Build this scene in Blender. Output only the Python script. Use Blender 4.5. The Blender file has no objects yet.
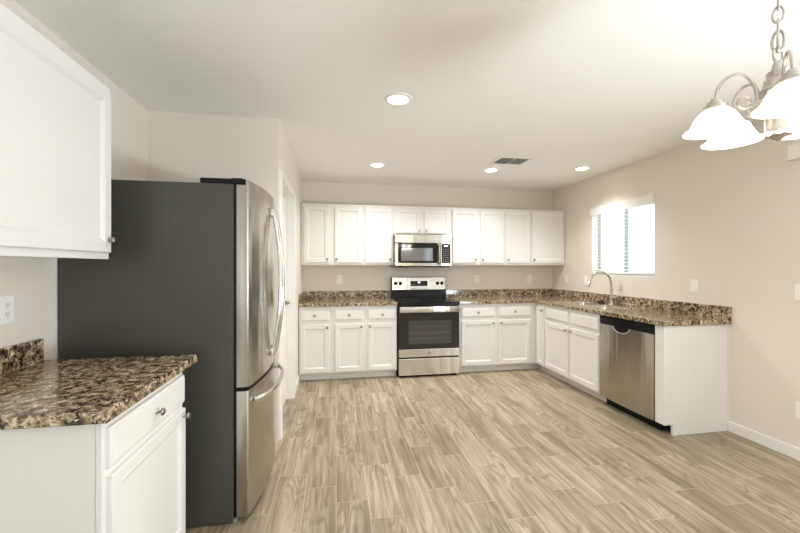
import bpy, bmesh, math, random
from mathutils import Vector, Matrix
random.seed(7)
PI = math.pi
S = bpy.context.scene
C = S.collection

# ------------------------------------------------------------------ camera, sky, sun, daylight, fill lamps, exposure
YAW = 0.1716
cam_data = bpy.data.cameras.new('camera')
cam_data.sensor_width = 36.0
cam_data.lens = 370.0 / 800.0 * 36.0
cam_data.clip_start = 0.02
cam = bpy.data.objects.new('camera', cam_data)
C.objects.link(cam)
cam.location = (0, 0, 1.345)
cam.rotation_euler = (PI / 2, 0, -YAW)
S.camera = cam

world = bpy.data.worlds.new('sky')
S.world = world
world.use_nodes = True
_bg = world.node_tree.nodes['Background']
_bg.inputs['Color'].default_value = (0.90, 0.95, 1.0, 1)
_bg.inputs['Strength'].default_value = 1.6

S.view_settings.view_transform = 'Standard'
S.view_settings.look = 'None'
S.view_settings.gamma = 1.0
S.view_settings.use_curve_mapping = False
S.view_settings.exposure = 0.0
S.cycles.use_denoising = True
S.cycles.max_bounces = 10
S.cycles.diffuse_bounces = 6
S.cycles.glossy_bounces = 5
S.cycles.sample_clamp_indirect = 6.0


def area(name, loc, rot, sx, sy, power, col):
    l = bpy.data.lights.new(name, 'AREA')
    l.shape = 'RECTANGLE'; l.size = sx; l.size_y = sy
    l.energy = power; l.color = col
    o = bpy.data.objects.new(name, l); C.objects.link(o)
    o.location = loc; o.rotation_euler = rot
    return o


# daylight through the sink window, plus added fill lamps outside unseen openings
FILL_COL = (0.90, 0.96, 1.0)
area('patio_ceiling_fill', (0.28, -4.40, 0.40), (math.radians(160), 0, 0), 2.4, 1.0, 5, FILL_COL)  # added up-facing fill lamp, stands in for bounce off paving
area('right_ceiling_fill', (3.46, -0.5, 0.60), (math.radians(152), 0, PI / 2), 1.6, 0.6, 173, (0.86, 0.94, 1.0))  # added fill lamp outside an unseen opening, aimed up to brighten the ceiling
area('window_daylight', (3.36, 3.70, 1.65), (PI / 2, 0, PI / 2), 0.92, 0.84, 9, (0.95, 0.97, 1.0))
CAN_W = 73.0
BULB_W = 5.2


# ------------------------------------------------------------------ materials
def newmat(name):
    m = bpy.data.materials.new(name); m.use_nodes = True
    nt = m.node_tree
    return m, nt, nt.nodes['Principled BSDF']


class N:
    """tiny node helper"""
    def __init__(s, nt): s.nt = nt
    def n(s, typ, **kw):
        k = s.nt.nodes.new(typ)
        for a, v in kw.items(): setattr(k, a, v)
        return k
    def l(s, a, b): s.nt.links.new(a, b)
    def put(s, v, sock):
        if hasattr(v, 'is_output') or isinstance(v, bpy.types.NodeSocket): s.l(v, sock)
        else: sock.default_value = v
    def math(s, op, a, b=0.0, c=0.0, clamp=False):
        k = s.n('ShaderNodeMath', operation=op, use_clamp=clamp)
        s.put(a, k.inputs[0]); s.put(b, k.inputs[1]); s.put(c, k.inputs[2])
        return k.outputs[0]
    def mix(s, f, a, b, mode='MIX'):
        k = s.n('ShaderNodeMix', data_type='RGBA', blend_type=mode)
        s.put(f, k.inputs[0]); s.put(a, k.inputs[6]); s.put(b, k.inputs[7])
        return k.outputs[2]
    def ramp(s, f, stops, interp='LINEAR'):
        k = s.n('ShaderNodeValToRGB'); k.color_ramp.interpolation = interp
        e = k.color_ramp.elements
        while len(e) < len(stops): e.new(0.5)
        for el, (p, c) in zip(e, stops):
            el.position = p
            el.color = (c, c, c, 1) if not isinstance(c, tuple) else c + (1,)
        s.put(f, k.inputs[0])
        return k.outputs[0]
    def obj(s): return s.n('ShaderNodeTexCoord').outputs['Object']
    def vmath(s, op, a, b):
        k = s.n('ShaderNodeVectorMath', operation=op); s.put(a, k.inputs[0]); s.put(b, k.inputs[1])
        return k.outputs[0]
    def noise(s, v, scale, detail=3.0, rough=0.5, dist=0.0):
        k = s.n('ShaderNodeTexNoise'); s.put(v, k.inputs['Vector'])
        k.inputs['Scale'].default_value = scale; k.inputs['Detail'].default_value = detail
        k.inputs['Roughness'].default_value = rough; k.inputs['Distortion'].default_value = dist
        return k.outputs['Fac']
    def bump(s, h, strength, dist, bsdf):
        k = s.n('ShaderNodeBump'); k.inputs['Strength'].default_value = strength
        k.inputs['Distance'].default_value = dist
        s.l(h, k.inputs['Height']); s.l(k.outputs[0], bsdf.inputs['Normal'])


def paint(name, col, rough=0.5, bump=0.0, scale=120.0, spec=0.5):
    m, nt, b = newmat(name); h = N(nt)
    b.inputs['Roughness'].default_value = rough
    b.inputs['Specular IOR Level'].default_value = spec
    o = h.obj()
    f = h.noise(o, 3.0, 2.0)
    c = h.mix(f, tuple(x * 0.985 for x in col) + (1,), tuple(min(1, x * 1.015) for x in col) + (1,))
    h.l(c, b.inputs['Base Color'])
    if bump: h.bump(h.noise(o, scale, 3.0), bump, 0.002, b)
    return m


def metal(name, col, rough, stretch=(4, 4, 300), var=0.08, bump=0.02, wave=None):
    m, nt, b = newmat(name); h = N(nt)
    b.inputs['Metallic'].default_value = 1.0
    v = h.vmath('MULTIPLY', h.obj(), stretch)
    f = h.noise(v, 1.0, 3.0)
    h.l(h.mix(f, tuple(x * 0.94 for x in col) + (1,), tuple(min(1, x * 1.05) for x in col) + (1,)), b.inputs['Base Color'])
    h.l(h.math('MULTIPLY_ADD', f, var, rough - var / 2), b.inputs['Roughness'])
    if wave:
        lo = h.noise(h.vmath('MULTIPLY', h.obj(), wave), 1.0, 2.0, 0.5)
        h.bump(lo, 1.0, 0.006, b)
        tg = h.n('ShaderNodeTangent', direction_type='RADIAL', axis='Z')
        h.l(tg.outputs[0], b.inputs['Tangent'])
        b.inputs['Anisotropic'].default_value = 0.85
        b.inputs['Anisotropic Rotation'].default_value = 0.25
    elif bump: h.bump(f, bump, 0.001, b)
    return m


def plain(name, col, rough=0.5, metallic=0.0, spec=0.5, emit=0.0, coat=0.0):
    m, nt, b = newmat(name); h = N(nt)
    f = h.noise(h.obj(), 60.0, 2.0)
    h.l(h.mix(f, tuple(x * 0.96 for x in col) + (1,), tuple(min(1, x * 1.04) for x in col) + (1,)), b.inputs['Base Color'])
    b.inputs['Roughness'].default_value = rough
    b.inputs['Metallic'].default_value = metallic
    b.inputs['Specular IOR Level'].default_value = spec
    b.inputs['Coat Weight'].default_value = coat
    if emit:
        b.inputs['Emission Color'].default_value = col + (1,)
        b.inputs['Emission Strength'].default_value = emit
    return m


def granite():
    m, nt, b = newmat('speckled_granite'); h = N(nt)
    o = h.obj()
    big = h.noise(o, 33.0, 4.0, 0.62, 0.6)
    c1 = h.ramp(big, [(0.38, (0.016, 0.012, 0.009)), (0.43, (0.11, 0.075, 0.043)), (0.49, (0.27, 0.20, 0.118)),
                      (0.57, (0.47, 0.375, 0.25)), (0.67, (0.74, 0.65, 0.50))])
    med = h.noise(h.vmath('ADD', o, (3.1, 7.7, 1.3)), 75.0, 3.0, 0.6, 0.4)
    dark = h.ramp(med, [(0.56, 0.0), (0.62, 1.0)])
    c2 = h.mix(dark, c1, (0.018, 0.014, 0.011, 1))
    med2 = h.noise(h.vmath('ADD', o, (9.1, 2.7, 5.3)), 95.0, 3.0, 0.6, 0.2)
    light = h.ramp(med2, [(0.60, 0.0), (0.66, 0.85)])
    c3 = h.mix(light, c2, (0.74, 0.66, 0.54, 1))
    vor = h.n('ShaderNodeTexVoronoi'); vor.inputs['Scale'].default_value = 210.0; h.l(o, vor.inputs['Vector'])
    g = h.n('ShaderNodeSeparateColor'); h.l(vor.outputs['Color'], g.inputs[0])
    k = h.math('MULTIPLY_ADD', g.outputs[0], 0.7, 0.62)
    cc = h.n('ShaderNodeCombineColor')
    for i in range(3): h.l(k, cc.inputs[i])
    c4 = h.mix(1.0, c3, cc.outputs[0], 'MULTIPLY')
    h.l(c4, b.inputs['Base Color'])
    b.inputs['Roughness'].default_value = 0.13
    b.inputs['Specular IOR Level'].default_value = 0.55
    return m


PW, PL = 0.1797, 0.532


def plank_floor():
    m, nt, b = newmat('wood_look_floor_tile'); h = N(nt)
    o = h.obj()
    sp = h.n('ShaderNodeSeparateXYZ'); h.l(o, sp.inputs[0])
    x, y = sp.outputs[0], sp.outputs[1]
    u = h.math('DIVIDE', h.math('SUBTRACT', x, 0.002), PW)
    i = h.math('FLOOR', u); fu = h.math('FRACT', u)
    v = h.math('DIVIDE', h.math('ADD', h.math('SUBTRACT', y, 3.20), h.math('MULTIPLY', i, 0.166)), PL)
    j = h.math('FLOOR', v); fv = h.math('FRACT', v)
    idv = h.n('ShaderNodeCombineXYZ'); h.l(i, idv.inputs[0]); h.l(j, idv.inputs[1])
    wn = h.n('ShaderNodeTexWhiteNoise', noise_dimensions='3D'); h.l(idv.outputs[0], wn.inputs['Vector'])
    rnd, rcol = wn.outputs['Value'], wn.outputs['Color']
    off = h.vmath('MULTIPLY', rcol, (17.0, 23.0, 31.0))
    loc = h.vmath('ADD', o, off)
    # stretched streaks along the plank
    st = h.noise(h.vmath('MULTIPLY', loc, (34.0, 1.7, 1.0)), 1.0, 6.0, 0.66, 0.5)
    # cathedral figure: contour lines of a soft stretched field
    fld = h.noise(h.vmath('MULTIPLY', loc, (7.0, 1.3, 1.0)), 1.0, 1.5, 0.45, 0.2)
    ring = h.math('SINE', h.math('MULTIPLY', fld, 105.0))
    ring = h.math('MULTIPLY_ADD', ring, 0.5, 0.5)
    ring = h.math('POWER', ring, 3.0)
    msk = h.ramp(h.noise(h.vmath('MULTIPLY', h.vmath('ADD', loc, (5.0, 3.0, 1.0)), (5.0, 2.2, 1.0)), 1.0, 1.0), [(0.47, 0.10), (0.60, 1.0)])
    ring = h.math('MULTIPLY', ring, msk)
    fine = h.noise(h.vmath('MULTIPLY', loc, (160.0, 7.0, 1.0)), 1.0, 3.0, 0.6)
    broad = h.noise(h.vmath('MULTIPLY', loc, (6.5, 0.9, 1.0)), 1.0, 2.0, 0.5)
    base = h.ramp(st, [(0.30, (0.180, 0.137, 0.086)), (0.44, (0.365, 0.299, 0.203)), (0.56, (0.480, 0.408, 0.295)), (0.74, (0.65, 0.57, 0.435))])
    c = h.mix(h.math('MULTIPLY', ring, 0.65), base, (0.225, 0.172, 0.118, 1))
    bd = h.ramp(broad, [(0.34, 1.0), (0.52, 0.0)])
    c = h.mix(h.math('MULTIPLY', bd, 0.55), c, (0.190, 0.145, 0.100, 1))
    fg = h.math('MULTIPLY_ADD', fine, 0.62, 0.69)
    br = h.math('MULTIPLY', fg, h.math('MULTIPLY_ADD', rnd, 0.22, 0.74))
    cc = h.n('ShaderNodeCombineColor')
    for k in range(3): h.l(br, cc.inputs[k])
    c = h.mix(1.0, c, cc.outputs[0], 'MULTIPLY')
    # grout
    eu = h.math('MULTIPLY', h.math('MINIMUM', fu, h.math('SUBTRACT', 1.0, fu)), PW)
    ev = h.math('MULTIPLY', h.math('MINIMUM', fv, h.math('SUBTRACT', 1.0, fv)), PL)
    e = h.math('MINIMUM', eu, ev)
    gr = h.ramp(h.math('MULTIPLY', e, 200.0), [(0.24, 1.0), (0.42, 0.0)])
    c = h.mix(h.math('MULTIPLY', gr, 0.8), c, (0.52, 0.45, 0.35, 1))
    h.l(c, b.inputs['Base Color'])
    h.l(h.math('MULTIPLY_ADD', st, 0.15, 0.34), b.inputs['Roughness'])
    b.inputs['Specular IOR Level'].default_value = 0.42
    hh = h.math('SUBTRACT', h.math('MULTIPLY', fine, 0.15), gr)
    h.bump(hh, 0.35, 0.0015, b)
    return m


def pane_mat():
    m = bpy.data.materials.new('window_glass'); m.use_nodes = True
    nt = m.node_tree; nt.nodes.clear(); h = N(nt)
    t = h.n('ShaderNodeBsdfTransparent'); t.inputs[0].default_value = (0.96, 0.98, 0.98, 1)
    g = h.n('ShaderNodeBsdfGlossy'); g.inputs['Roughness'].default_value = 0.02
    fr = h.n('ShaderNodeValue'); fr.outputs[0].default_value = 0.06
    mx = h.n('ShaderNodeMixShader'); h.l(fr.outputs[0], mx.inputs[0]); h.l(t.outputs[0], mx.inputs[1]); h.l(g.outputs[0], mx.inputs[2])
    out = h.n('ShaderNodeOutputMaterial'); h.l(mx.outputs[0], out.inputs[0])
    return m


def oven_glass(name, col, rough):
    m = plain(name, col, rough, 0.0, 0.5)
    return m


WALL = paint('greige_wall_paint', (0.795, 0.743, 0.672), 0.75, 0.25, 170.0, 0.3)
CEIL = paint('white_ceiling_paint', (0.93, 0.92, 0.905), 0.85, 0.25, 110.0, 0.25)
TRIM = paint('white_trim_paint', (0.86, 0.85, 0.825), 0.4)
CAB = paint('white_cabinet_paint', (0.778, 0.770, 0.752), 0.38)
GRAN = granite()
FLOOR = plank_floor()
STEEL = metal('brushed_stainless_steel', (0.60, 0.575, 0.53), 0.24, (5, 5, 260), wave=(9, 9, .6))
STEELV = metal('vertical_brushed_stainless', (0.49, 0.46, 0.41), 0.22, (240, 240, 4), wave=(6, 6, .5))
CHROME = metal('polished_steel', (0.74, 0.73, 0.71), 0.14, (40, 40, 40), 0.03, 0.0)
NICKEL = metal('satin_nickel', (0.56, 0.52, 0.47), 0.28, (60, 60, 60), 0.06, 0.0)
KNOBM = metal('pewter_knob', (0.36, 0.33, 0.29), 0.30, (60, 60, 60), 0.06, 0.0)
FSIDE = paint('dark_grey_textured_enamel', (0.062, 0.060, 0.050), 0.36, 0.15, 900.0, 0.5)
BLACK = plain('black_plastic', (0.008, 0.008, 0.008), 0.25, 0.0, 0.18)
BGLASS = plain('black_ceramic_glass', (0.008, 0.008, 0.008), 0.06, 0.0, 0.32)
GREYG = plain('grey_mesh_window_glass', (0.060, 0.056, 0.050), 0.10)
WPLAST = plain('white_plastic', (0.92, 0.91, 0.88), 0.35)
WALLPL = plain('painted_cover_plate', (0.78, 0.73, 0.66), 0.6)
SLOT = plain('dark_slot', (0.10, 0.09, 0.08), 0.5)
DOTS = plain('pale_key_print', (0.24, 0.235, 0.225), 0.5)
CLOCK = plain('lit_clock_digits', (0.75, 0.86, 0.90), 0.4, 0, 0.5, 1.2)
LENS = plain('glowing_lens', (1.0, 0.95, 0.86), 0.5, 0, 0.5, 14.0)
SHADE = plain('glowing_frosted_glass', (1.0, 0.94, 0.84), 0.35, 0, 0.5, 1.3)
BULB = plain('glowing_bulb', (1.0, 0.92, 0.78), 0.4, 0, 0.5, 12.0)
BLIND = plain('white_faux_wood', (0.88, 0.87, 0.85), 0.45)
VINYL = plain('grey_window_frame', (0.40, 0.43, 0.45), 0.4)
PANE = pane_mat()
VENTIN = plain('dark_duct', (0.05, 0.045, 0.04), 0.7)
BOWL = metal('sink_stainless', (0.62, 0.60, 0.57), 0.22, (90, 90, 90), 0.06, 0.0)


# ------------------------------------------------------------------ mesh helpers
class MB:
    def __init__(s): s.bm = bmesh.new()
    def box(s, x0, x1, y0, y1, z0, z1, bev=0.0, seg=2):
        bm = s.bm
        vs = [bm.verts.new(p) for p in ((x0, y0, z0), (x1, y0, z0), (x1, y1, z0), (x0, y1, z0), (x0, y0, z1), (x1, y0, z1), (x1, y1, z1), (x0, y1, z1))]
        fs = [bm.faces.new([vs[i] for i in f]) for f in ((0, 3, 2, 1), (4, 5, 6, 7), (0, 1, 5, 4), (1, 2, 6, 5), (2, 3, 7, 6), (3, 0, 4, 7))]
        if bev:
            ed = list({e for f in fs for e in f.edges})
            bmesh.ops.bevel(bm, geom=ed, offset=bev, segments=seg, profile=0.5, affect='EDGES')
        return s
    def prism(s, pts, a, b, axis='z', bev=0.0):
        """closed polygon pts extruded from a to b along axis. axis z: pts=(x,y); y: pts=(x,z); x: pts=(y,z)"""
        bm = s.bm
        def P(p, t):
            return (p[0], p[1], t) if axis == 'z' else ((p[0], t, p[1]) if axis == 'y' else (t, p[0], p[1]))
        lo = [bm.verts.new(P(p, a)) for p in pts]; hi = [bm.verts.new(P(p, b)) for p in pts]
        n = len(pts); fs = []
        fs.append(bm.faces.new(lo[::-1])); fs.append(bm.faces.new(hi))
        for i in range(n): fs.append(bm.faces.new([lo[i], lo[(i + 1) % n], hi[(i + 1) % n], hi[i]]))
        if bev:
            ed = list({e for f in fs[:2] for e in f.edges})
            bmesh.ops.bevel(bm, geom=ed, offset=bev, segments=2, profile=0.5, affect='EDGES')
        return s
    def lathe(s, prof, o=(0, 0, 0), seg=24, axis='z', close=True):
        """prof: (r,t) pairs along axis"""
        bm = s.bm; rings = []
        for r, t in prof:
            ring = []
            for k in range(seg):
                a = 2 * PI * k / seg; c, q = r * math.cos(a), r * math.sin(a)
                p = (c, q, t) if axis == 'z' else ((c, t, q) if axis == 'y' else (t, c, q))
                ring.append(bm.verts.new((p[0] + o[0], p[1] + o[1], p[2] + o[2])))
            rings.append(ring)
        for a, b in zip(rings, rings[1:]):
            for k in range(seg): bm.faces.new([a[k], a[(k + 1) % seg], b[(k + 1) % seg], b[k]])
        if close:
            bm.faces.new(rings[0][::-1]); bm.faces.new(rings[-1])
        return s
    def tube(s, path, r, seg=10, flat=1.0, up=None, closed=False):
        """sweep; r number or list; flat scales the second frame axis"""
        bm = s.bm; P = [Vector(p) for p in path]; n = len(P); rings = []
        R = r if isinstance(r, (list, tuple)) else [r] * n
        prev = None
        for i in range(n):
            if closed: t = P[(i + 1) % n] - P[i - 1]
            else: t = P[min(i + 1, n - 1)] - P[max(i - 1, 0)]
            t.normalize()
            ref = Vector(up) if up else (prev if prev is not None else (Vector((0, 0, 1)) if abs(t.z) < 0.9 else Vector((1, 0, 0))))
            u = ref - t * ref.dot(t)
            if u.length < 1e-6: u = t.orthogonal()
            u.normalize(); w = t.cross(u); prev = u
            rings.append([bm.verts.new(P[i] + (u * math.cos(2 * PI * k / seg) + w * math.sin(2 * PI * k / seg) * flat) * R[i]) for k in range(seg)])
        m = n if closed else n - 1
        for i in range(m):
            a, b = rings[i], rings[(i + 1) % n]
            for k in range(seg): bm.faces.new([a[k], a[(k + 1) % seg], b[(k + 1) % seg], b[k]])
        if not closed:
            bm.faces.new(rings[0][::-1]); bm.faces.new(rings[-1])
        return s
    def loops(s, rects, cap=True):
        """nested rectangle loops (x0,x1,z0,z1,y): skin between them, cap the first (back) and last (front)"""
        bm = s.bm; R = []
        for x0, x1, z0, z1, y in rects:
            R.append([bm.verts.new(p) for p in ((x0, y, z0), (x1, y, z0), (x1, y, z1), (x0, y, z1))])
        for a, b in zip(R, R[1:]):
            for k in range(4): bm.faces.new([a[k], a[(k + 1) % 4], b[(k + 1) % 4], b[k]])
        if cap: bm.faces.new(R[0][::-1])
        bm.faces.new(R[-1])
        return s
    def move(s, m):
        bmesh.ops.transform(s.bm, matrix=m, verts=s.bm.verts[:]); return s
    def mesh(s, name, mat, smooth=None):
        bmesh.ops.recalc_face_normals(s.bm, faces=s.bm.faces[:])
        me = bpy.data.meshes.new(name); s.bm.to_mesh(me); s.bm.free()
        me.materials.append(mat)
        if smooth is not None:
            for p in me.polygons: p.use_smooth = True
            try: me.set_sharp_from_angle(angle=math.radians(smooth))
            except Exception: pass
        return me
    def build(s, name, mat, parent=None, smooth=None, loc=(0, 0, 0)):
        return put(name, s.mesh(name, mat, smooth), parent, loc)


def put(name, me, parent=None, loc=(0, 0, 0), rot=(0, 0, 0)):
    o = bpy.data.objects.new(name, me); C.objects.link(o)
    o.location = loc; o.rotation_euler = rot
    if parent: o.parent = parent
    return o


def tag(o, label, cat, group=None):
    o['label'] = label; o['category'] = cat
    if group: o['group'] = group
    return o


def thing(name, label, cat, loc=(0, 0, 0), rz=0.0, group=None):
    o = bpy.data.objects.new(name, None); C.objects.link(o)
    o.empty_display_size = 0.1
    o.location = loc; o.rotation_euler = (0, 0, rz)
    return tag(o, label, cat, group)


def struct(name, mb, mat, parent=None, smooth=None):
    o = mb.build(name, mat, parent, smooth)
    if not parent: o['kind'] = 'structure'
    return o


# ------------------------------------------------------------------ room shell
XL, XR, YB, ZC, YR = -1.335, 3.169, 5.036, 2.466, -4.20
PX, PY = -0.43, 2.93            # pantry closet corner
struct('floor', MB().box(XL - .12, XR + .12, YR - .12, YB + .12, -0.1, 0), FLOOR)
struct('ceiling', MB().box(XL - .12, XR + .12, YR - .12, YB + .12, ZC, ZC + .1), CEIL)
SW = (-2.15, -0.45, 0.5, 2.05)   # unseen opening, left wall behind the camera, added for side light
SR = (-1.35, 0.35, 0.4, 2.25)    # unseen opening beside the camera, right wall, added to admit the fill lamp
SR2 = (-4.10, -2.80, 0.15, 2.15)  # second window further back on the right wall
m = MB()
m.box(XL - .12, XL, YR, SW[0], 0, ZC).box(XL - .12, XL, SW[1], PY, 0, ZC).box(XL - .12, XL, SW[0], SW[1], 0, SW[2]).box(XL - .12, XL, SW[0], SW[1], SW[3], ZC)
struct('wall_left', m, WALL)
struct('wall_pantry_front', MB().box(XL - .12, PX - .12, PY, PY + .11, 0, ZC), WALL)
DY0, DY1, DZ = 3.045, 3.90, 2.045
m = MB()
m.box(PX - .12, PX, PY, DY0, 0, ZC).box(PX - .12, PX, DY1, YB, 0, ZC).box(PX - .12, PX, DY0, DY1, DZ, ZC)
struct('wall_pantry_side', m, WALL)
struct('wall_back', MB().box(PX - .12, XR, YB, YB + .12, 0, ZC), WALL)
WY0, WY1, WZ0, WZ1 = 3.241, 4.166, 1.233, 2.075
m = MB()
m.box(XR, XR + .12, YR, SR2[0], 0, ZC).box(XR, XR + .12, SR2[1], SR[0], 0, ZC).box(XR, XR + .12, SR[1], WY0, 0, ZC)
for q in (SR, SR2): m.box(XR, XR + .12, q[0], q[1], 0, q[2]).box(XR, XR + .12, q[0], q[1], q[3], ZC)
m.box(XR, XR + .12, WY1, YB + .12, 0, ZC).box(XR, XR + .12, WY0, WY1, 0, WZ0).box(XR, XR + .12, WY0, WY1, WZ1, ZC)
struct('wall_right', m, WALL)
RX0, RX1 = -0.95, 1.5
m = MB()
m.box(XL - .12, RX0, YR - .12, YR, 0, ZC).box(RX1, XR + .12, YR - .12, YR, 0, ZC).box(RX0, RX1, YR - .12, YR, 2.1, ZC)
struct('wall_rear', m, WALL)


def baseboard(name, pts):
    """pts: list of (x0,x1,y0,y1) footprints"""
    mb = MB()
    for x0, x1, y0, y1 in pts:
        mb.box(x0, x1, y0, y1, 0, 0.085, 0.004, 2)
    struct(name, mb, TRIM)


baseboard('baseboard_right', [(XR - .014, XR, YR, 2.52)])
baseboard('baseboard_pantry', [(PX, PX + .013, DY1 + .072, 4.42)])
baseboard('baseboard_left', [(XL, XL + .013, YR, 1.26)])

# pantry door: frame casing, recessed leaf and lever handle
d1 = bpy.data.objects.new('door_1', None); C.objects.link(d1); d1['kind'] = 'structure'
d1.location = (PX - .1, DY0, 0)
m = MB()
def L(x0, x1, y0, y1, z0, z1, mb, b=0.003): mb.box(x0 - d1.location.x, x1 - d1.location.x, y0 - d1.location.y, y1 - d1.location.y, z0, z1, b)
L(PX, PX + .016, DY0 - .062, DY0 + .002, 0, DZ + .068, m); L(PX, PX + .016, DY1 - .002, DY1 + .066, 0, DZ + .068, m)
L(PX, PX + .016, DY0 + .002, DY1 - .002, DZ - .002, DZ + .068, m)
m.build('door_casing', TRIM, d1)
m = MB()
L(PX - .12, PX, DY0, DY0 + .014, 0, DZ, m, 0); L(PX - .12, PX, DY1 - .014, DY1, 0, DZ, m, 0); L(PX - .12, PX, DY0 + .014, DY1 - .014, DZ - .014, DZ, m, 0)
m.build('door_jamb', TRIM, d1)
m = MB()
# six-panel leaf, front facing +x
W_, H_ = DY1 - DY0 - .034, DZ - .024
m.box(0.008, 0.036, 0.017, 0.017 + W_, 0.008, 0.008 + H_)
for (a, b, c, d) in ((.11, .37, .12, .68), (.46, .72, .12, .68), (.11, .37, .80, 1.42), (.46, .72, .80, 1.42), (.11, .37, 1.54, 1.90), (.46, .72, 1.54, 1.90)):
    m.box(0.036, 0.041, a, b, c, d, 0.004, 1)
leaf = m.build('door_leaf', TRIM, d1)
hy = DY1 - DY0 - .017 - .065
m = MB().lathe([(0.0255, 0.036), (0.026, 0.043), (0.022, 0.047), (0.011, 0.049), (0.009, 0.072), (0.010, 0.076)], (0, hy, .985), 20, 'x')
m.tube([(0.070, hy, .985), (0.074, hy - .03, .985), (0.070, hy - .07, .983), (0.064, hy - .105, .98)], [.009, .0085, .0075, .006], 10)
m.build('door_handle', KNOBM, leaf, 40)

# window over the sink
w1 = bpy.data.objects.new('window_1', None); C.objects.link(w1); w1['kind'] = 'structure'
w1.location = (XR + .09, WY0, WZ0)
ww, wh = WY1 - WY0, WZ1 - WZ0
m = MB()
m.box(0, .04, 0, .045, 0, wh, .003).box(0, .04, ww - .045, ww, 0, wh, .003).box(0, .04, .045, ww - .045, 0, .045, .003).box(0, .04, .045, ww - .045, wh - .045, wh, .003)
m.build('window_frame', VINYL, w1)
MUL = 3.71 - WY0
MB().box(-.004, .036, MUL - .03, MUL + .03, .045, wh - .045, .003).build('window_mullion', VINYL, w1)
MB().box(.018, .022, .045, MUL - .03, .045, wh - .045).build('window_pane', PANE, w1)
MB().box(.018, .022, MUL + .03, ww - .045, .045, wh - .045).build('window_pane', PANE, w1)
MB().box(-.09, 0.0, 0.002, ww - .002, 0, .012, .002).build('window_sill', TRIM, w1)

# patio door behind the camera (frame only, sky and added fill lamp shine through)
d2 = bpy.data.objects.new('door_2', None); C.objects.link(d2); d2['kind'] = 'structure'
d2.location = (RX0, YR - .1, 0)
rw = RX1 - RX0
MB().box(0, .06, 0, .06, 0, 2.1, .004).box(rw - .06, rw, 0, .06, 0, 2.1, .004).box(.06, rw - .06, 0, .06, 2.04, 2.1, .004).box(.06, rw - .06, 0, .06, 0, .03, .004).build('door_frame', VINYL, d2)
MB().box(rw / 2 - .04, rw / 2 + .04, 0, .06, .03, 2.04, .004).build('door_stile', VINYL, d2)

# ------------------------------------------------------------------ cabinets
KN = None


def knob_mesh():
    global KN
    if KN is None:
        KN = MB().lathe([(.0075, 0), (.0085, -.002), (.0055, -.005), (.0052, -.013), (.0105, -.017), (.0145, -.021), (.0145, -.025), (.011, -.0285), (.004, -.030)], (0, 0, 0), 18, 'y').mesh('knob', KNOBM, 50)
    return KN


def add_knob(parent, x, z, y):
    return put('knob', knob_mesh(), parent, (x, y, z))


T = 0.020
FW = 0.052


def door(parent, x0, x1, z0, z1, knob=None, name='door', fw=FW):
    r = [(x0, x1, z0, z1, 0), (x0, x1, z0, z1, -T + .006)]
    def ins(d, y): r.append((x0 + d, x1 - d, z0 + d, z1 - d, y))
    ins(.0015, -T + .002); ins(.004, -T); ins(fw - .004, -T); ins(fw, -T + .003); ins(fw + .003, -T + .004); ins(fw + .011, -T + .0105)
    o = MB().loops(r).build(name, CAB, parent)
    if knob: add_knob(o, knob[0], knob[1], -T)
    return o


def drawer(parent, x0, x1, z0, z1, knob=True, name='drawer'):
    r = [(x0, x1, z0, z1, 0), (x0, x1, z0, z1, -T + .009)]
    def ins(d, y): r.append((x0 + d, x1 - d, z0 + d, z1 - d, y))
    ins(.002, -T + .006); ins(.008, -T + .005); ins(.011, -T + .001); ins(.013, -T)
    o = MB().loops(r).build(name, CAB, parent)
    if knob: add_knob(o, (x0 + x1) / 2, (z0 + z1) / 2, -T)
    return o


BT, UB, UT = 0.876, 1.364, 2.128       # base box top, upper bottom and top
FF = 0.019                              # face frame thickness
DZ0, DZ1, RZ0, RZ1 = .106, .668, .712, .834


def base_box(t, x0, x1, hollow=False, depth=.61, toe=.075, z0=.088, toe_ext=0):
    """carcass + face frame with openings cut by bars; local front at y=0"""
    mb = MB()
    if hollow:
        zt = BT - .0015
        mb.box(x0 + .001, x0 + .017, FF, depth - .001, z0, zt).box(x1 - .017, x1 - .001, FF, depth - .001, z0, zt)
        mb.box(x0 + .017, x1 - .017, FF, depth - .001, z0, z0 + .016).box(x0 + .017, x1 - .017, depth - .007, depth - .001, z0 + .016, zt)
    else:
        mb.box(x0 + .001, x1 - .001, FF, depth - .001, z0, BT - .0015)
    mb.build('carcass', CAB, t)
    MB().box(x0 + .001, x1 - .001, 0, FF, z0, BT - .0015, .0015, 1).build('face_frame', CAB, t)
    MB().box(x0 + .001, x1 - .001 + toe_ext, toe, toe + .016, 0.001, z0, 0).build('toe_kick', CAB, t)


def base_cab(label, loc, rz, x1, doors, drawers, group, **kw):
    t = thing('base_cabinet', label, 'cabinet', loc, rz, group)
    base_box(t, 0, x1, **kw)
    for d in doors: door(t, *d)
    for d in drawers: drawer(t, *d)
    return t


GB = 'white base cabinets'
YF = YB - .61                # back run face frame plane
XFR = XR - .61               # right run face frame plane
KB = .632                    # knob height on base doors
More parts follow.
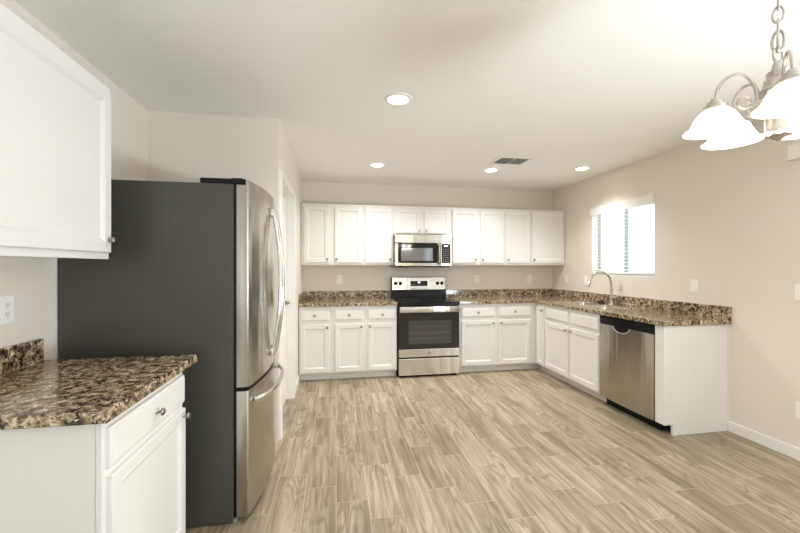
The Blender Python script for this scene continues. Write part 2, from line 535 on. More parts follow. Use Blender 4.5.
# back run, left of the range
x = -.424
base_cab('white single-door base cabinet left of the range, beside the pantry wall', (x, YF, 0), 0, .378,
         [(.021, .348, DZ0, DZ1, (.326, KB))], [(.021, .348, RZ0, RZ1)], GB)
x = -.046
base_cab('white two-door, two-drawer base cabinet touching the left side of the range', (x, YF, 0), 0, .778,
         [(.036, .368, DZ0, DZ1, (.344, KB)), (.423, .766, DZ0, DZ1, (.447, KB))], [(.036, .368, RZ0, RZ1), (.423, .766, RZ0, RZ1)], GB)
x = 1.508
base_cab('white two-door, two-drawer base cabinet right of the range, running to the inner corner', (x, YF, 0), 0, XFR - x,
         [(.032, .468, DZ0, DZ1, (.447, KB)), (.529, .960, DZ0, DZ1, (.552, KB))], [(.032, .468, RZ0, RZ1), (.529, .960, RZ0, RZ1)], GB, toe_ext=.075)
# right run (faces -x; local x runs towards the camera)
t = thing('base_cabinet', 'narrow white corner cabinet with one tall slim door, beside the inner corner', 'cabinet', (XFR, YF, 0), -PI / 2, GB)
wN = YF - 4.205
MB().box(.001, wN - .001, FF, .609, .088, BT - .0015).build('carcass', CAB, t)
MB().box(.001, wN - .001, 0, FF, .088, BT - .0015, .0015, 1).build('face_frame', CAB, t)
MB().box(-.074, wN - .001, .075, .091, .001, .088).build('toe_kick', CAB, t)
door(t, .030, wN - .008, DZ0, RZ1, (wN - .036, .795), fw=.042)
ys = 4.205
wS = ys - 3.243
base_cab('white two-door sink cabinet with plain false drawer fronts, under the sink', (XFR, ys, 0), -PI / 2, wS,
         [(.016, .470, DZ0, DZ1, (.446, KB)), (.512, wS - .014, DZ0, DZ1, (.536, KB))],
         [(.016, .470, RZ0, RZ1, False, 'false_drawer_front'), (.512, wS - .014, RZ0, RZ1, False, 'false_drawer_front')], GB, hollow=True)
# end panel closing the right run
YE = 2.524
t = thing('end_panel', 'plain white end panel of the right-hand run, beside the dishwasher', 'cabinet panel', (XFR, YE, 0), 0)
MB().prism([(.0, .088), (.075, .088), (.075, .001), (.609, .001), (.609, BT - .0015), (0, BT - .0015)], 0, .018, 'y', .001).build('side_panel', CAB, t)
MB().box(-.006, .02, -.003, .084, .088, BT - .0015, .003).build('face_stile', CAB, t)
MB().box(.594, .609, -.006, 0, .001, BT - .0015, .002).build('scribe_strip', CAB, t)

# left run (faces +x, local x runs away from the camera)
XFL = -.708
t = base_cab('white base cabinet in the left foreground with one drawer and one door', (XFL, 1.275, 0), PI / 2, .608,
             [(.018, .592, DZ0, .690, (.562, .662))], [(.018, .592, .716, .842)], GB, depth=.626)
MB().box(.0, .003, FF, .60, .088, BT - .003).build('side_skin', CAB, t)


def upper_cab(label, loc, rz, w, doors, zb=UB, zt=UT, depth=.305, group='white wall cabinets'):
    t = thing('wall_cabinet', label, 'cabinet', (loc[0], loc[1], zb), rz, group)
    h = zt - zb
    MB().box(.001, w - .001, FF, depth - .001, 0.006, h - .001).build('carcass', CAB, t)
    MB().box(.001, w - .001, 0, FF, 0, h, .0015, 1).build('face_frame', CAB, t)
    MB().box(.001, w - .001, -.006, 0, h - .022, h, .002, 2).build('top_molding', CAB, t)
    for x0, x1, z0, z1, kx, kz in doors:
        door(t, x0, x1, z0 - zb, z1 - zb, (kx, kz - zb))
    return t


YU = YB - .305
UD0, UD1, UK = 1.393, 2.098, 1.437
X0 = -.424
def D(x0, x1, side, o, z0=UD0, z1=UD1, kz=UK):
    return (x0 - o, x1 - o, z0, z1, (x1 - .024 if side == 'r' else x0 + .024) - o, kz)
o = -.424
upper_cab('white two-door wall cabinet at the left end, beside the pantry wall', (o, YU), 0, .774,
          [D(-.392, -.082, 'r', o), D(-.015, .324, 'l', o)])
o = .350
upper_cab('white single-door wall cabinet just left of the microwave', (o, YU), 0, .383, [D(.370, .712, 'r', o)])
o = .733
upper_cab('short white two-door wall cabinet directly above the microwave', (o, YU), 0, .774,
          [D(.757, 1.093, 'r', o, 1.775, UD1, 1.813), D(1.140, 1.492, 'l', o, 1.775, UD1, 1.813)], zb=1.757)
o = 1.507
upper_cab('white two-door wall cabinet just right of the microwave', (o, YU), 0, .760,
          [D(1.524, 1.862, 'r', o), D(1.915, 2.247, 'l', o)])
o = 2.267
upper_cab('white single-door wall cabinet second from the right-hand corner', (o, YU), 0, .383, [D(2.288, 2.633, 'l', o)])
o = 2.650
upper_cab('white wide single-door wall cabinet against the right-hand wall corner', (o, YU), 0, XR - o, [D(2.667, 3.154, 'l', o)])
upper_cab('large white wall cabinet in the left foreground above the granite counter', (-1.015, 1.150), PI / 2, .730,
          [(.016, .714, 1.406, 2.124, .688, 1.462)], zb=1.378, zt=2.152, depth=.319)

# ------------------------------------------------------------------ countertops
CT0, CT1 = BT, .914


def slab(mb, poly, z0=CT0, z1=CT1): mb.prism(poly, z0, z1, 'z', .004); return mb


t = thing('countertop', 'speckled granite counter with backsplash left of the range', 'countertop', (-.428, YB, 0), 0, 'granite countertops')
slab(MB(), [(0.001, -.64), (1.160, -.64), (1.160, -.001), (.001, -.001)]).build('counter_slab', GRAN, t)
bs = MB().box(.018, 1.160, -.020, -.001, CT1, 1.016, .002).build('backsplash', GRAN, t)
MB().prism([(-.60, CT1), (-.001, CT1), (-.001, 1.016), (-.565, 1.016), (-.60, .985)], .001, .018, 'x', 0).build('side_splash', GRAN, t)

# L counter right of the range with the sink cut-out
t = thing('countertop', 'long L-shaped granite counter with backsplash holding the sink', 'countertop', (XR, YB, 0), 0, 'granite countertops')
xl, yf, xf, ye = 1.508 - XR, -.64, -.64, 2.500 - YB
SX0, SX1, SYA, SYB = 2.640 - XR, 3.000 - XR, 3.300 - YB, 4.110 - YB
bm = bmesh.new()
def quadslab(x0, x1, y0, y1):
    pass
xs = [xl, xf, SX0, SX1, -.001]
ys_ = [ye, SYA, SYB, yf, -.001]
mb = MB()
grid = {}
def gv(i, j, z):
    k = (i, j, z)
    if k not in grid: grid[k] = mb.bm.verts.new((xs[i], ys_[j], z))
    return grid[k]
cells = []
for i in range(4):
    for j in range(4):
        if i == 0 and j < 3: continue
        if i == 2 and j == 1: continue
        cells.append((i, j))
cs = set(cells)
for (i, j) in cells:
    mb.bm.faces.new([gv(i, j, CT1), gv(i + 1, j, CT1), gv(i + 1, j + 1, CT1), gv(i, j + 1, CT1)])
    mb.bm.faces.new([gv(i, j, CT0), gv(i, j + 1, CT0), gv(i + 1, j + 1, CT0), gv(i + 1, j, CT0)])
    for (di, dj, a, b) in ((-1, 0, (0, 1), (0, 0)), (1, 0, (1, 0), (1, 1)), (0, -1, (0, 0), (1, 0)), (0, 1, (1, 1), (0, 1))):
        if (i + di, j + dj) not in cs:
            mb.bm.faces.new([gv(i + a[0], j + a[1], CT0), gv(i + b[0], j + b[1], CT0), gv(i + b[0], j + b[1], CT1), gv(i + a[0], j + a[1], CT1)])
bm.free()
slabo = mb.build('counter_slab', GRAN, t)
bv = slabo.modifiers.new('eased', 'BEVEL'); bv.width = .004; bv.segments = 2; bv.limit_method = 'ANGLE'
MB().box(xl, -.0205, -.020, -.001, CT1, 1.016, .002).build('backsplash', GRAN, t)
MB().box(-.020, -.001, ye, -.001, CT1, 1.016, .002).build('backsplash', GRAN, t)

t = thing('countertop', 'granite counter on the cabinet in the left foreground', 'countertop', (XL, 1.0, 0), 0, 'granite countertops')
slab(MB(), [(.001, .235), (.663, .235), (.663, .962), (.001, .962)]).build('counter_slab', GRAN, t)
MB().box(.001, .020, .235, .945, CT1, 1.016, .002).build('backsplash', GRAN, t)

# ------------------------------------------------------------------ sink and faucet
def bowl(mb, x0, x1, y0, y1, zt, depth, r=.05, seg=5, flange=.012):
    def rr(ins, rad):
        a0, a1, b0, b1 = x0 + ins, x1 - ins, y0 + ins, y1 - ins
        rad = max(rad, .004); pts = []
        for cx, cy, s0 in ((a1 - rad, b1 - rad, 0), (a0 + rad, b1 - rad, 1), (a0 + rad, b0 + rad, 2), (a1 - rad, b0 + rad, 3)):
            for k in range(seg + 1):
                a = PI / 2 * (s0 + k / seg); pts.append((cx + rad * math.cos(a), cy + rad * math.sin(a)))
        return pts
    # outer shell then inner
    prof = [(-flange, r + flange, zt - .0005), (0, r, zt - .0005), (.003, r, zt - .006), (.012, r, zt - depth + .03), (.022, r, zt - depth + .008), (.04, r * .8, zt - depth)]
    R = []
    for ins, rad, z in prof: R.append([mb.bm.verts.new((p[0], p[1], z)) for p in rr(ins, rad)])
    for a, b in zip(R, R[1:]):
        n = len(a)
        for k in range(n): mb.bm.faces.new([a[k], a[(k + 1) % n], b[(k + 1) % n], b[k]])
    mb.bm.faces.new(R[-1])
    return mb


t = thing('sink', 'stainless double-bowl sink set into the counter under the window', 'sink', (2.82, 3.705, CT0 - .2))
SZ = .2 + .031
for (y0, y1) in ((3.305, 3.745), (3.775, 4.105)):
    bo = bowl(MB(), 2.645 - 2.82, 2.995 - 2.82, y0 - 3.705, y1 - 3.705, SZ, .21, flange=.0045).build('bowl', BOWL, t, 40)
    so = bo.modifiers.new('wall', 'SOLIDIFY'); so.thickness = .0015; so.offset = -1
    cy = (y0 + y1) / 2 - 3.705
    MB().lathe([(.045, SZ - .210), (.045, SZ - .207), (.036, SZ - .206), (.030, SZ - .2085), (.004, SZ - .209)], (0.0, cy, 0), 22).build('drain', CHROME, bo, 40)

MB().box(-.170, .170, .0415, .0685, SZ - .012, SZ - .001, .003).build('divider', BOWL, t)
FX, FY = 3.078, 3.722
t = thing('kitchen_faucet', 'brushed nickel gooseneck faucet behind the sink', 'faucet', (FX, FY, CT1 + .0005))
MB().lathe([(.030, 0), (.030, .004), (.026, .010), (.024, .03), (.023, .085), (.0215, .095), (.016, .105)], seg=24).build('faucet_base', NICKEL, t, 40)
path = [(0, 0, .10), (0, 0, .15), (0, 0, .215)]
rad = .140
for k in range(1, 15):
    a = PI * k / 14 * .87
    path.append((-rad + rad * math.cos(a), 0, .215 + rad * math.sin(a) * 1.15))
MB().tube(path, .0125, 14).build('spout', NICKEL, t, 60)
e = Vector(path[-1]); d = (Vector(path[-1]) - Vector(path[-2])).normalized()
MB().tube([e - d * .004, e + d * .015, e + d * .045, e + d * .074, e + d * .08], [.0135, .0165, .0195, .022, .019], 16).build('spray_head', NICKEL, t, 50)
MB().tube([(0, -.012, .072), (0, -.036, .076), (.002, -.058, .084), (.004, -.085, .100)], [.021, .021, .017, .011], 12).build('handle', NICKEL, t, 50)
t = tag(MB().lathe([(.042, .0), (.042, .006), (.030, .016), (.024, .030), (.018, .034), (.004, .035)], seg=20).build('sink_stopper', BLACK, None, 40, (3.060, 3.865, CT1 + .0006)),
        'small black rubber stopper lying on the counter left of the faucet', 'stopper')

# ------------------------------------------------------------------ range
t = thing('range', 'freestanding stainless electric range with black glass top under the microwave', 'range', (.738, YB, 0))
RW = .766
yb_, yfd = -.03, -.625              # back, body front (local y = world - YB)
MB().box(.004, RW - .004, yfd, yb_, .03, .895, .002).build('body', BLACK, t)
MB().prism([(0.0, -.668), (RW, -.668), (RW, -.09), (0, -.09)], .896, .912, 'z', .004).build('cooktop', BGLASS, t)
ringm = plain('burner_ring_print', (0.09, 0.088, 0.085), 0.2)
for (bx, by, r) in ((.20, -.50, .105), (.20, -.235, .078), (.565, -.50, .085), (.565, -.235, .095)):
    mb = MB(); mb.lathe([(r, .9121), (r, .9127), (r - .004, .9127), (r - .004, .9121)], (bx, by, 0), 40, 'z', False).build('burner_ring', ringm, t)
MB().box(0.004, RW - .004, -.675, -.655, .868, .896, .004).build('front_rail', BLACK, t)
od = MB().box(.004, RW - .004, -.660, -.627, .250, .862, .004).build('oven_door', BLACK, t)
MB().box(.006, RW - .006, -.668, -.660, .250, .345, .003).build('lower_trim', STEEL, od)
MB().box(.004, RW - .004, -.6625, -.660, .346, .785, .002).build('door_glass', plain('dark_oven_glass', (0.020, 0.018, 0.015), 0.07), od)
MB().box(.125, RW - .105, -.6638, -.6625, .405, .690, .001).build('oven_window', GREYG, od)
rk = MB()
for z in (.47, .53, .545, .615): rk.box(.14, RW - .12, -.6645, -.6638, z, z + .0035)
rk.build('rack_lines', plain('dim_oven_rack', (0.13, 0.125, 0.115), 0.3), od)
hb = MB()
hb.box(.010, RW - .010, -.706, -.690, .790, .862, .007, 3).build('handle', STEEL, od, 40)
for hx in (.02, RW - .05): MB().box(hx, hx + .03, -.691, -.66, .80, .85, .003).build('handle_mount', BLACK, od)
MB().lathe([(.015, -.668), (.015, -.6695), (.012, -.670), (.010, -.6695), (.0, -.6695)], (RW / 2, 0, .298), 20, 'y', False).build('badge', plain('grey_badge', (.22, .22, .22), .35, .6), od)
dr = MB().box(.006, RW - .006, -.666, -.627, .030, .232, .004).build('storage_drawer', STEEL, t)
MB().box(.03, RW - .03, -.62, -.55, .002, .03).build('plinth', BLACK, t)
# backguard, slightly leaning
bg = MB().prism([(-.092, .912), (-.03, .912), (-.03, 1.200), (-.062, 1.200), (-.085, 1.02)], 0.0, RW, 'x', .002).build('backguard', BLACK, t)
MB().prism([(-.0895, 1.030), (-.085, 1.030), (-.063, 1.190), (-.068, 1.194)], .012, RW - .006, 'x', .001).build('control_panel', metal('brushed_panel_steel', (0.42, 0.39, 0.345), 0.18, (240, 240, 4), wave=(9, 9, .6)), bg)
def onpanel(z): return -.0895 + (z - 1.03) * (.0215 / .164)
for kx in (.062, .127, RW - .118, RW - .056):
    z = 1.115
    MB().lathe([(.024, onpanel(z) + .001), (.024, onpanel(z) - .006), (.019, onpanel(z) - .009), (.017, onpanel(z) - .022), (.012, onpanel(z) - .024)], (kx, 0, z), 20, 'y').build('control_knob', BLACK, bg, 40)
z0, z1 = 1.062, 1.162
mb = MB().prism([(onpanel(z0) - .002, z0), (onpanel(z0) + .001, z0), (onpanel(z1) + .001, z1), (onpanel(z1) - .002, z1)], .245, .525, 'x', .0)
mb.build('panel_frame', plain('bright_bezel', (.62, .61, .59), .3, .8), bg)
z0, z1 = 1.076, 1.148
mb = MB().prism([(onpanel(z0) - .0035, z0), (onpanel(z0) + .001, z0), (onpanel(z1) + .001, z1), (onpanel(z1) - .0035, z1)], .265, .505, 'x', .0)
dp = mb.build('display_panel', BLACK, bg)
z0, z1 = 1.117, 1.137
MB().prism([(onpanel(z0) - .0042, z0), (onpanel(z0) - .003, z0), (onpanel(z1) - .003, z1), (onpanel(z1) - .0042, z1)], .368, .405, 'x').build('clock_display', CLOCK, dp)
mb = MB()
for k in range(6):
    for q, z in enumerate((1.088, 1.100)):
        xx = .280 + k * .038
        MB().box(xx, xx + .018, onpanel(z) - .0045, onpanel(z) - .003, z, z + .004).build('button_print', DOTS, dp)

# ------------------------------------------------------------------ microwave
t = thing('microwave', 'stainless over-the-range microwave mounted under the short cabinet', 'microwave', (.736, YB, 1.339))
MWW, MH = .752, .416
MB().box(0, MWW, -.385, -.002, .004, MH - .001, .003).build('body', plain('dark_side_metal', (.10, .098, .094), .3, .6), t)
fr = MB().box(0.0, MWW, -.408, -.386, .308, MH - .002, .004, 2).build('top_grille', STEELV, t)
dw_ = .598
do = MB().box(0.0, dw_, -.412, -.386, .012, .306, .004, 2).build('door', STEELV, t)
MB().box(.040, dw_ - .040, -.4145, -.412, .050, .304, .002).build('door_glass', BGLASS, do)
MB().box(.078, dw_ - .105, -.4155, -.4145, .078, .242, .001).build('view_window', plain('mirror_tint_glass', (0.30, 0.30, 0.30), 0.06, 1.0), do)
hm = MB().tube([(dw_ - .022, -.413, .040), (dw_ - .022, -.440, .055), (dw_ - .022, -.444, .16), (dw_ - .022, -.440, .268), (dw_ - .022, -.413, .283)], [.013] * 5, 12, 1.0)
hm.build('handle', STEELV, do, 50)
cp = MB().box(dw_ + .002, MWW, -.412, -.386, .012, .306, .004, 2).build('control_panel', STEELV, t)
kp = MB().box(dw_ + .016, MWW - .026, -.4145, -.412, .050, .300, .002).build('keypad', BLACK, cp)
MB().box(dw_ + .045, MWW - .056, -.4152, -.4145, .262, .279).build('clock_display', CLOCK, kp)
mb = MB()
for r in range(7):
    for c in range(3):
        xx = dw_ + .030 + c * .029; zz = .070 + r * .026
        MB().box(xx, xx + .019, -.4150, -.4145, zz, zz + .008).build('button_print', DOTS, kp)
MB().box(.02, MWW - .02, -.37, -.05, -.006, .004, .002).build('underside_vent', BLACK, t)

# ------------------------------------------------------------------ dishwasher (faces -x)
t = thing('dishwasher', 'stainless dishwasher with black control strip in the right-hand run', 'dishwasher', (XFR, 3.240, 0), -PI / 2)
DW = .630
MB().box(.006, DW - .006, .02, .58, .10, BT - .006).build('tub', BLACK, t)
# slightly bowed stainless door
pts = []
for k in range(13):
    u = k / 12; pts.append((.004 + u * (DW - .005), -.014 - .005 * (1 - (2 * u - 1) ** 2)))
pts += [(DW - .001, .018), (.004, .018)]
dd = MB().prism(pts, .090, .792, 'z', .003).build('door', STEELV, t, 30)
MB().prism([(p[0], p[1] + (.002 if p[1] < 0 else 0)) for p in pts], .794, .866, 'z', .003).build('control_strip', BLACK, t, 30)
cx = DW * .455
# pocket handle: dark scooped recess with a bright lower lip
arc = [(cx + .098 * math.cos(a), .793 - .052 * math.sin(a)) for a in [PI * k / 18 for k in range(19)]]
MB().prism(arc, -.0212, -.016, 'y').build('handle_pocket', BLACK, dd)
MB().tube([(p[0], -.021, p[1]) for p in arc], .0055, 8).build('handle_lip', CHROME, dd, 60)
MB().lathe([(.013, -.0195), (.013, -.0220), (.010, -.0225), (.0, -.0225)], (DW * .50, 0, .205), 18, 'y', False).build('badge', plain('dull_badge', (.30, .29, .27), .35, .7), dd)
MB().box(.004, DW - .004, .062, .075, .001, .088).build('toe_panel', BLACK, t)

# ------------------------------------------------------------------ refrigerator (faces +x)
FXF, FY0, FWD = -.528, 2.052, .838
t = thing('refrigerator', 'tall french-door refrigerator with dark grey side and stainless front', 'refrigerator', (FXF, FY0, 0), PI / 2)
MB().box(0, FWD, 0, .800, .004, 1.778, .006, 2).build('cabinet_body', FSIDE, t)


def bow(x): return -.073 - .047 * (1 - (2 * x / FWD - 1) ** 2)


def front_poly(x0, x1, back=-.016, n=14):
    p = [(x0 + .0, bow(x0) + .006)]
    for k in range(n + 1):
        xx = x0 + .004 + (x1 - x0 - .008) * k / n
        p.append((xx, bow(xx)))
    p += [(x1, bow(x1) + .006), (x1, back), (x0, back)]
    return p


gap = .0025
ld = MB().prism(front_poly(.002, FWD / 2 - gap), .710, 1.800, 'z', .003).build('door', STEELV, t, 25)
rd = MB().prism(front_poly(FWD / 2 + gap, FWD - .002), .710, 1.800, 'z', .003).build('door', STEELV, t, 25)
fz = MB().prism(front_poly(.002, FWD - .002, n=24), .030, .690, 'z', .003).build('freezer_drawer', STEELV, t, 25)
MB().box(.008, FWD - .008, -.0155, 0, .030, 1.79).build('gasket', BLACK, t)
MB().box(.010, FWD - .010, -.050, -.0165, .6905, .7095).build('mullion_seal', BLACK, t)


def vhandle(parent, x):
    b = bow(x); z0, z1 = .790, 1.705
    pth = []; n = 22
    for k in range(n + 1):
        u = k / n; z = z0 + (z1 - z0) * u
        s = 1 - (2 * u - 1) ** 4 * .85 - .15 * (2 * u - 1) ** 2
        pth.append((x, b - .020 - .046 * (1 - (2 * u - 1) ** 2), z))
    h_ = MB().tube(pth, .0165, 14, .75, up=(1, 0, 0)).build('handle', CHROME, parent, 60)
    for z in (z0 + .02, z1 - .02):
        MB().box(x - .013, x + .013, b - .026, b + .001, z - .024, z + .024, .005, 2).build('handle_mount', CHROME, h_, 30)


vhandle(ld, FWD / 2 - .045)
vhandle(rd, FWD / 2 + .045)
n = 22; pth = []
for k in range(n + 1):
    u = k / n; xx = .065 + (FWD - .13) * u
    pth.append((xx, bow(xx) - .018 - .040 * (1 - (2 * u - 1) ** 4), .624))
h_ = MB().tube(pth, .0150, 14, .75, up=(0, 0, 1)).build('handle', CHROME, fz, 60)
for xx in (.085, FWD - .085):
    MB().box(xx - .024, xx + .024, bow(xx) - .022, bow(xx) + .004, .611, .637, .005, 2).build('handle_mount', CHROME, h_, 30)
for (x0, x1) in ((.004, .085), (FWD - .085, FWD - .012)):
    hc = MB().box(x0, x1, .002, .165, 1.778, 1.806, .006, 2).build('hinge_cover', BLACK, t)
    MB().box(x0 - .006, x0 + .004, -.062, .003, 1.774, 1.804, .003).box(x0 + .004, x1 - .02, -.045, .010, 1.8005, 1.810, .002).build('hinge_arm', BLACK, hc)
MB().box(.01, FWD - .01, -.014, .02, .003, .022).build('base_grille', plain('grey_grille', (.30, .29, .28), .5), t)

# ------------------------------------------------------------------ wall plates
GP = 'white wall plates'


def plate(kind, label, loc, rz, mat=None, w=.072, h=.116):
    """local: plate in xz plane, front towards -y, wall at y=0"""
    mat = mat or WPLAST
    nm = {'outlet': 'wall_outlet', 'switch': 'light_switch', 'blank': 'cover_plate'}[kind]
    t = thing(nm, label, {'outlet': 'outlet', 'switch': 'light switch', 'blank': 'cover plate'}[kind], loc, rz, GP)
    MB().box(-w / 2, w / 2, -.006, -.0005, -h / 2, h / 2, .003, 2).build('face_plate', mat, t)
    if kind == 'outlet':
        for z in (.020, -.020):
            r = MB().prism([(.017 * math.cos(a), z + .0145 * math.sin(a)) for a in [2 * PI * k / 20 for k in range(20)]], -.0075, -.0055, 'y').build('receptacle', mat, t)
            MB().box(-.008, -.0055, -.0080, -.0074, z - .002, z + .007).box(.0055, .008, -.0080, -.0074, z - .002, z + .006).box(-.002, .002, -.0080, -.0074, z - .010, z - .006).build('slots', SLOT, r)
    elif kind == 'switch':
        MB().box(-.0165, .0165, -.0085, -.0055, -.033, .033, .002).build('rocker', mat, t)
    else:
        for z in (.042, -.042):
            MB().lathe([(.003, -.0066), (.003, -.0058)], (0, 0, z), 10, 'y').build('screw', mat, t)
    return t


plate('outlet', 'white outlet on the back wall left of the range', (.047, YB, 1.168), 0)
plate('outlet', 'white outlet on the back wall just right of the range', (1.990, YB, 1.166), 0)
plate('outlet', 'white outlet on the back wall under the corner wall cabinets', (2.803, YB, 1.163), 0)
plate('switch', 'white switch on the right wall nearest the back corner', (XR, 4.70, 1.178), -PI / 2)
plate('switch', 'white switch on the right wall partly behind the faucet spray head', (XR, 4.275, 1.168), -PI / 2)
plate('blank', 'wall-coloured blank cover plate below the window right of the faucet', (XR, 3.70, 1.140), -PI / 2, WALLPL)
plate('switch', 'white switch on the right wall above the end of the counter', (XR, 2.819, 1.168), -PI / 2, None, .080)
plate('switch', 'white switch at the right edge of the photo, straight above the low outlet', (XR, 2.045, 1.168), -PI / 2)
plate('outlet', 'white outlet low on the right wall above the baseboard', (XR, 2.040, .345), -PI / 2)
plate('outlet', 'white outlet on the left wall above the granite backsplash', (XL, 1.772, 1.168), PI / 2)
tag(MB().box(-.035, -.0005, -.085, .085, 0, .105, .006, 2).build('door_chime', WPLAST, None, None, (XR, 2.02, 2.09)),
    'white box high on the right wall near the chandelier', 'door chime')

# ------------------------------------------------------------------ window blind
t = thing('window_blind', 'white horizontal slat blind in the window over the sink', 'blind', (XR, WY0, WZ0))
MB().box(-.022, -.010, -.006, ww + .010, wh - .098, wh + .004, .003).box(-.010, .050, -.006, -.0005, wh - .098, wh - .0, .002).build('valance', BLIND, t)
MB().box(.012, .055, .006, ww - .006, wh - .05, wh - .003, .002).build('headrail', BLIND, t)
MB().box(.008, .058, .006, ww - .006, .028, .050, .004).build('bottom_rail', BLIND, t)
ns = 17
for k in range(ns):
    z = .075 + k * (wh - .098 - .075 + .03) / ns
    mb = MB().box(-.025, .025, .008, ww - .008, -.0014, .0014, .001, 1)
    mb.move(Matrix.Translation((.033, 0, z)) @ Matrix.Rotation(math.radians(-6), 4, 'Y'))
    mb.build('slat', BLIND, t)
for y in (.13, ww - .13):
    MB().tube([(.009, y, .048), (.009, y, wh - .05)], .0012, 6).tube([(.057, y, .048), (.057, y, wh - .05)], .0012, 6).build('ladder_cord', BLIND, t)

# ------------------------------------------------------------------ ceiling fittings
for k, (lx, ly, lab) in enumerate(((.41, 2.44, 'glowing recessed ceiling light nearest the camera'), (.448, 4.06, 'glowing recessed ceiling light in front of the left wall cabinets'),
                                   (1.776, 4.05, 'glowing recessed ceiling light beside the air vent'), (2.765, 3.80, 'glowing recessed ceiling light nearest the right wall'))):
    t = thing('recessed_light', lab, 'ceiling light', (lx, ly, ZC), 0, 'recessed ceiling lights')
    MB().lathe([(.066, -.001), (.066, -.004), (.072, -.010), (.092, -.006), (.095, -.0005)], seg=40, close=False).build('trim_ring', TRIM, t, 40)
    MB().lathe([(.067, -.0005), (.067, -.004), (.04, -.006), (.001, -.0065)], seg=36, close=False).build('lens', LENS, t, 40)
    l = bpy.data.lights.new('recessed_light_lamp', 'SPOT'); l.energy = CAN_W * (0.75 if lx > 2.5 else 1.20); l.spot_size = math.radians(122 if lx > 2.5 else 150); l.spot_blend = 1.0
    l.shadow_soft_size = .06; l.color = (1.0, .97, .92)
    lo = bpy.data.objects.new('lamp', l); C.objects.link(lo); lo.parent = t; lo.location = (0, 0, -.02)

t = thing('air_vent', 'white louvred air vent in the ceiling', 'air vent', (1.83, 3.66, ZC))
MB().box(-.19, .19, -.14, -.105, -.008, -.0005, .002).box(-.19, .19, .105, .14, -.008, -.0005, .002).box(-.19, -.155, -.105, .105, -.008, -.0005, .002).box(.155, .19, -.105, .105, -.008, -.0005, .002).box(-.006, .006, -.105, .105, -.008, -.0005).build('vent_frame', TRIM, t)
MB().box(-.155, .155, -.105, .105, -.0020, -.0005).build('duct_backing', VENTIN, t)
for k in range(7):
    y = -.09 + k * .030
    for (x0, x1, s) in ((-.154, -.007, 1), (.007, .154, .45)):
        mb = MB().box(x0, x1, -.010, .010, -.0006, .0006)
        mb.move(Matrix.Translation((0, y, -.0085)) @ Matrix.Rotation(math.radians(32 * s), 4, 'X'))
        mb.build('louver', TRIM, t)

# ------------------------------------------------------------------ chandelier
K = 1.10
CXR, CD = 1.152 * K, 1.127 * K
s_, c_ = math.sin(YAW), math.cos(YAW)
def cw(xr, d): return (xr * c_ + d * s_, -xr * s_ + d * c_)
ccx, ccy = cw(CXR, CD)
RIM = 1.812
t = thing('chandelier', 'five-arm satin nickel chandelier with glowing white glass shades', 'chandelier', (ccx, ccy, RIM))
ax, ay = cw(.998 * K, 1.176 * K)
a0 = math.atan2(ay - ccy, ax - ccx)
RR = .158 * K
MB().lathe([(.004, -.045), (.012, -.040), (.020, -.034), (.036, -.030), (.038, -.018), (.034, -.012), (.034, .040), (.040, .046), (.040, .054), (.034, .060), (.030, .10), (.044, .115), (.046, .128), (.040, .134), (.036, .160), (.030, .165), (.030, .185), (.018, .190), (.014, .215), (.005, .222)], seg=32).build('column', NICKEL, t, 35)
loop = [(.019 * math.cos(a), 0, .240 + .026 * math.sin(a)) for a in [2 * PI * k / 20 for k in range(20)]]
MB().tube(loop, .004, 8, closed=True).build('hanging_loop', NICKEL, t, 60)
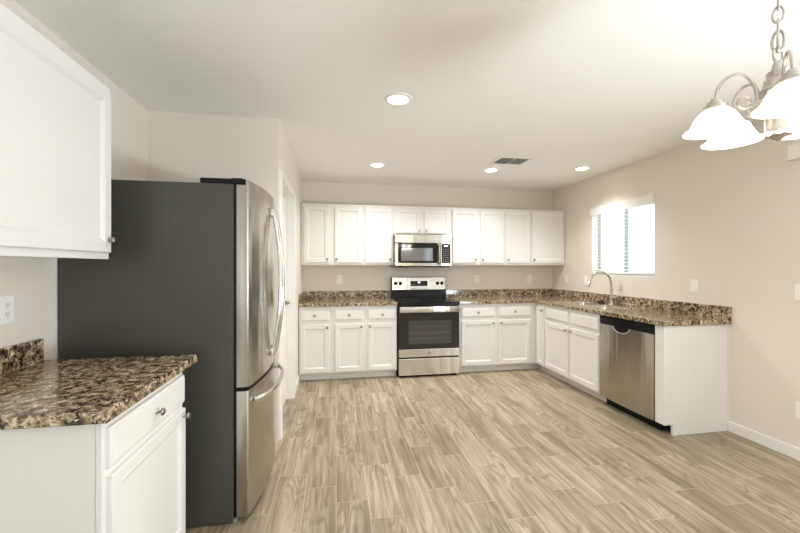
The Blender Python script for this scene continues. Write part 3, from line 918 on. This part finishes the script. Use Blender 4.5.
# chain of oval links up to the ceiling canopy
mb = MB(); z = .262; top = ZC - RIM - .03; i = 0
def link(mb, z0, hh, wd, r, rot):
    p = []
    for k in range(20):
        a = 2 * PI * k / 20
        u, v = wd * math.cos(a), hh * math.sin(a)
        p.append((u * math.cos(rot), u * math.sin(rot), z0 + v))
    mb.tube(p, r, 8, closed=True)
link(mb, z + .026, .036, .017, .0045, .6); link(mb, z + .026, .036, .015, .0045, 2.0)
z += .050
while z < top:
    link(mb, z + .022, .0275, .0135, .0038, (PI / 2 if i % 2 else 0) + .6); z += .043; i += 1
mb.build('chain', NICKEL, t, 60)
MB().lathe([(.006, ZC - RIM - .045), (.014, ZC - RIM - .042), (.020, ZC - RIM - .030), (.055, ZC - RIM - .018), (.062, ZC - RIM - .004), (.062, ZC - RIM - .0005)], seg=32).build('canopy', NICKEL, t, 40)
for k in range(5):
    a = a0 + k * 2 * PI / 5
    ca, sa = math.cos(a), math.sin(a)
    def q(r, z): return (r * ca, r * sa, z)
    # spiral scroll near the column, rising to an arch and dropping into the cup
    pts = []
    cr, cz, rs = .088, .098, .030
    for u in range(0, 22):
        th = -2.2 * PI + u / 21 * (2.2 * PI) ; rad_ = .010 + (rs - .010) * (u / 21)
        pts.append((cr - rad_ * math.cos(th), cz + rad_ * math.sin(th)))
    # now at (cr - rs, cz) heading up; sweep over the arch
    ar = (RR - (cr - rs)) / 2; mid = (RR + cr - rs) / 2
    for u in range(1, 17):
        th = PI - PI * u / 16
        pts.append((mid + ar * math.cos(th), cz + .012 + .085 * math.sin(th)))
    pts.append((RR, .100))
    ao = MB().tube([q(*p) for p in pts], .0052, 8).build('arm', NICKEL, t, 60)
    MB().tube([q(.033, .095), q(.06, .096)], .006, 8).build('arm_socket', NICKEL, ao, 60)
    def ql(prof, name, mat, par, sm=50, close=True):
        return MB().lathe(prof, q(RR, 0), 32, 'z', close).build(name, mat, par, sm)
    ql([(.008, .122), (.013, .118), (.015, .110), (.024, .106), (.025, .096), (.034, .092), (.035, .082), (.030, .080)], 'cup', NICKEL, ao)
    sh = ql([(.028, .082), (.042, .074), (.055, .060), (.064, .044), (.071, .028), (.079, .016), (.090, .009), (.091, .007), (.088, .0075), (.077, .013), (.068, .026), (.061, .042), (.052, .057), (.040, .070), (.026, .078)], 'shade', SHADE, ao, 60, False)
    ql([(.012, .075), (.014, .060), (.024, .045), (.027, .032), (.022, .018), (.010, .011), (.001, .010)], 'bulb', BULB, ao, 60)
    l = bpy.data.lights.new('bulb_lamp', 'POINT'); l.energy = BULB_W; l.shadow_soft_size = .03; l.color = (1.0, .90, .76)
    lo = bpy.data.objects.new('lamp', l); C.objects.link(lo); lo.parent = ao; lo.location = q(RR, -.004)
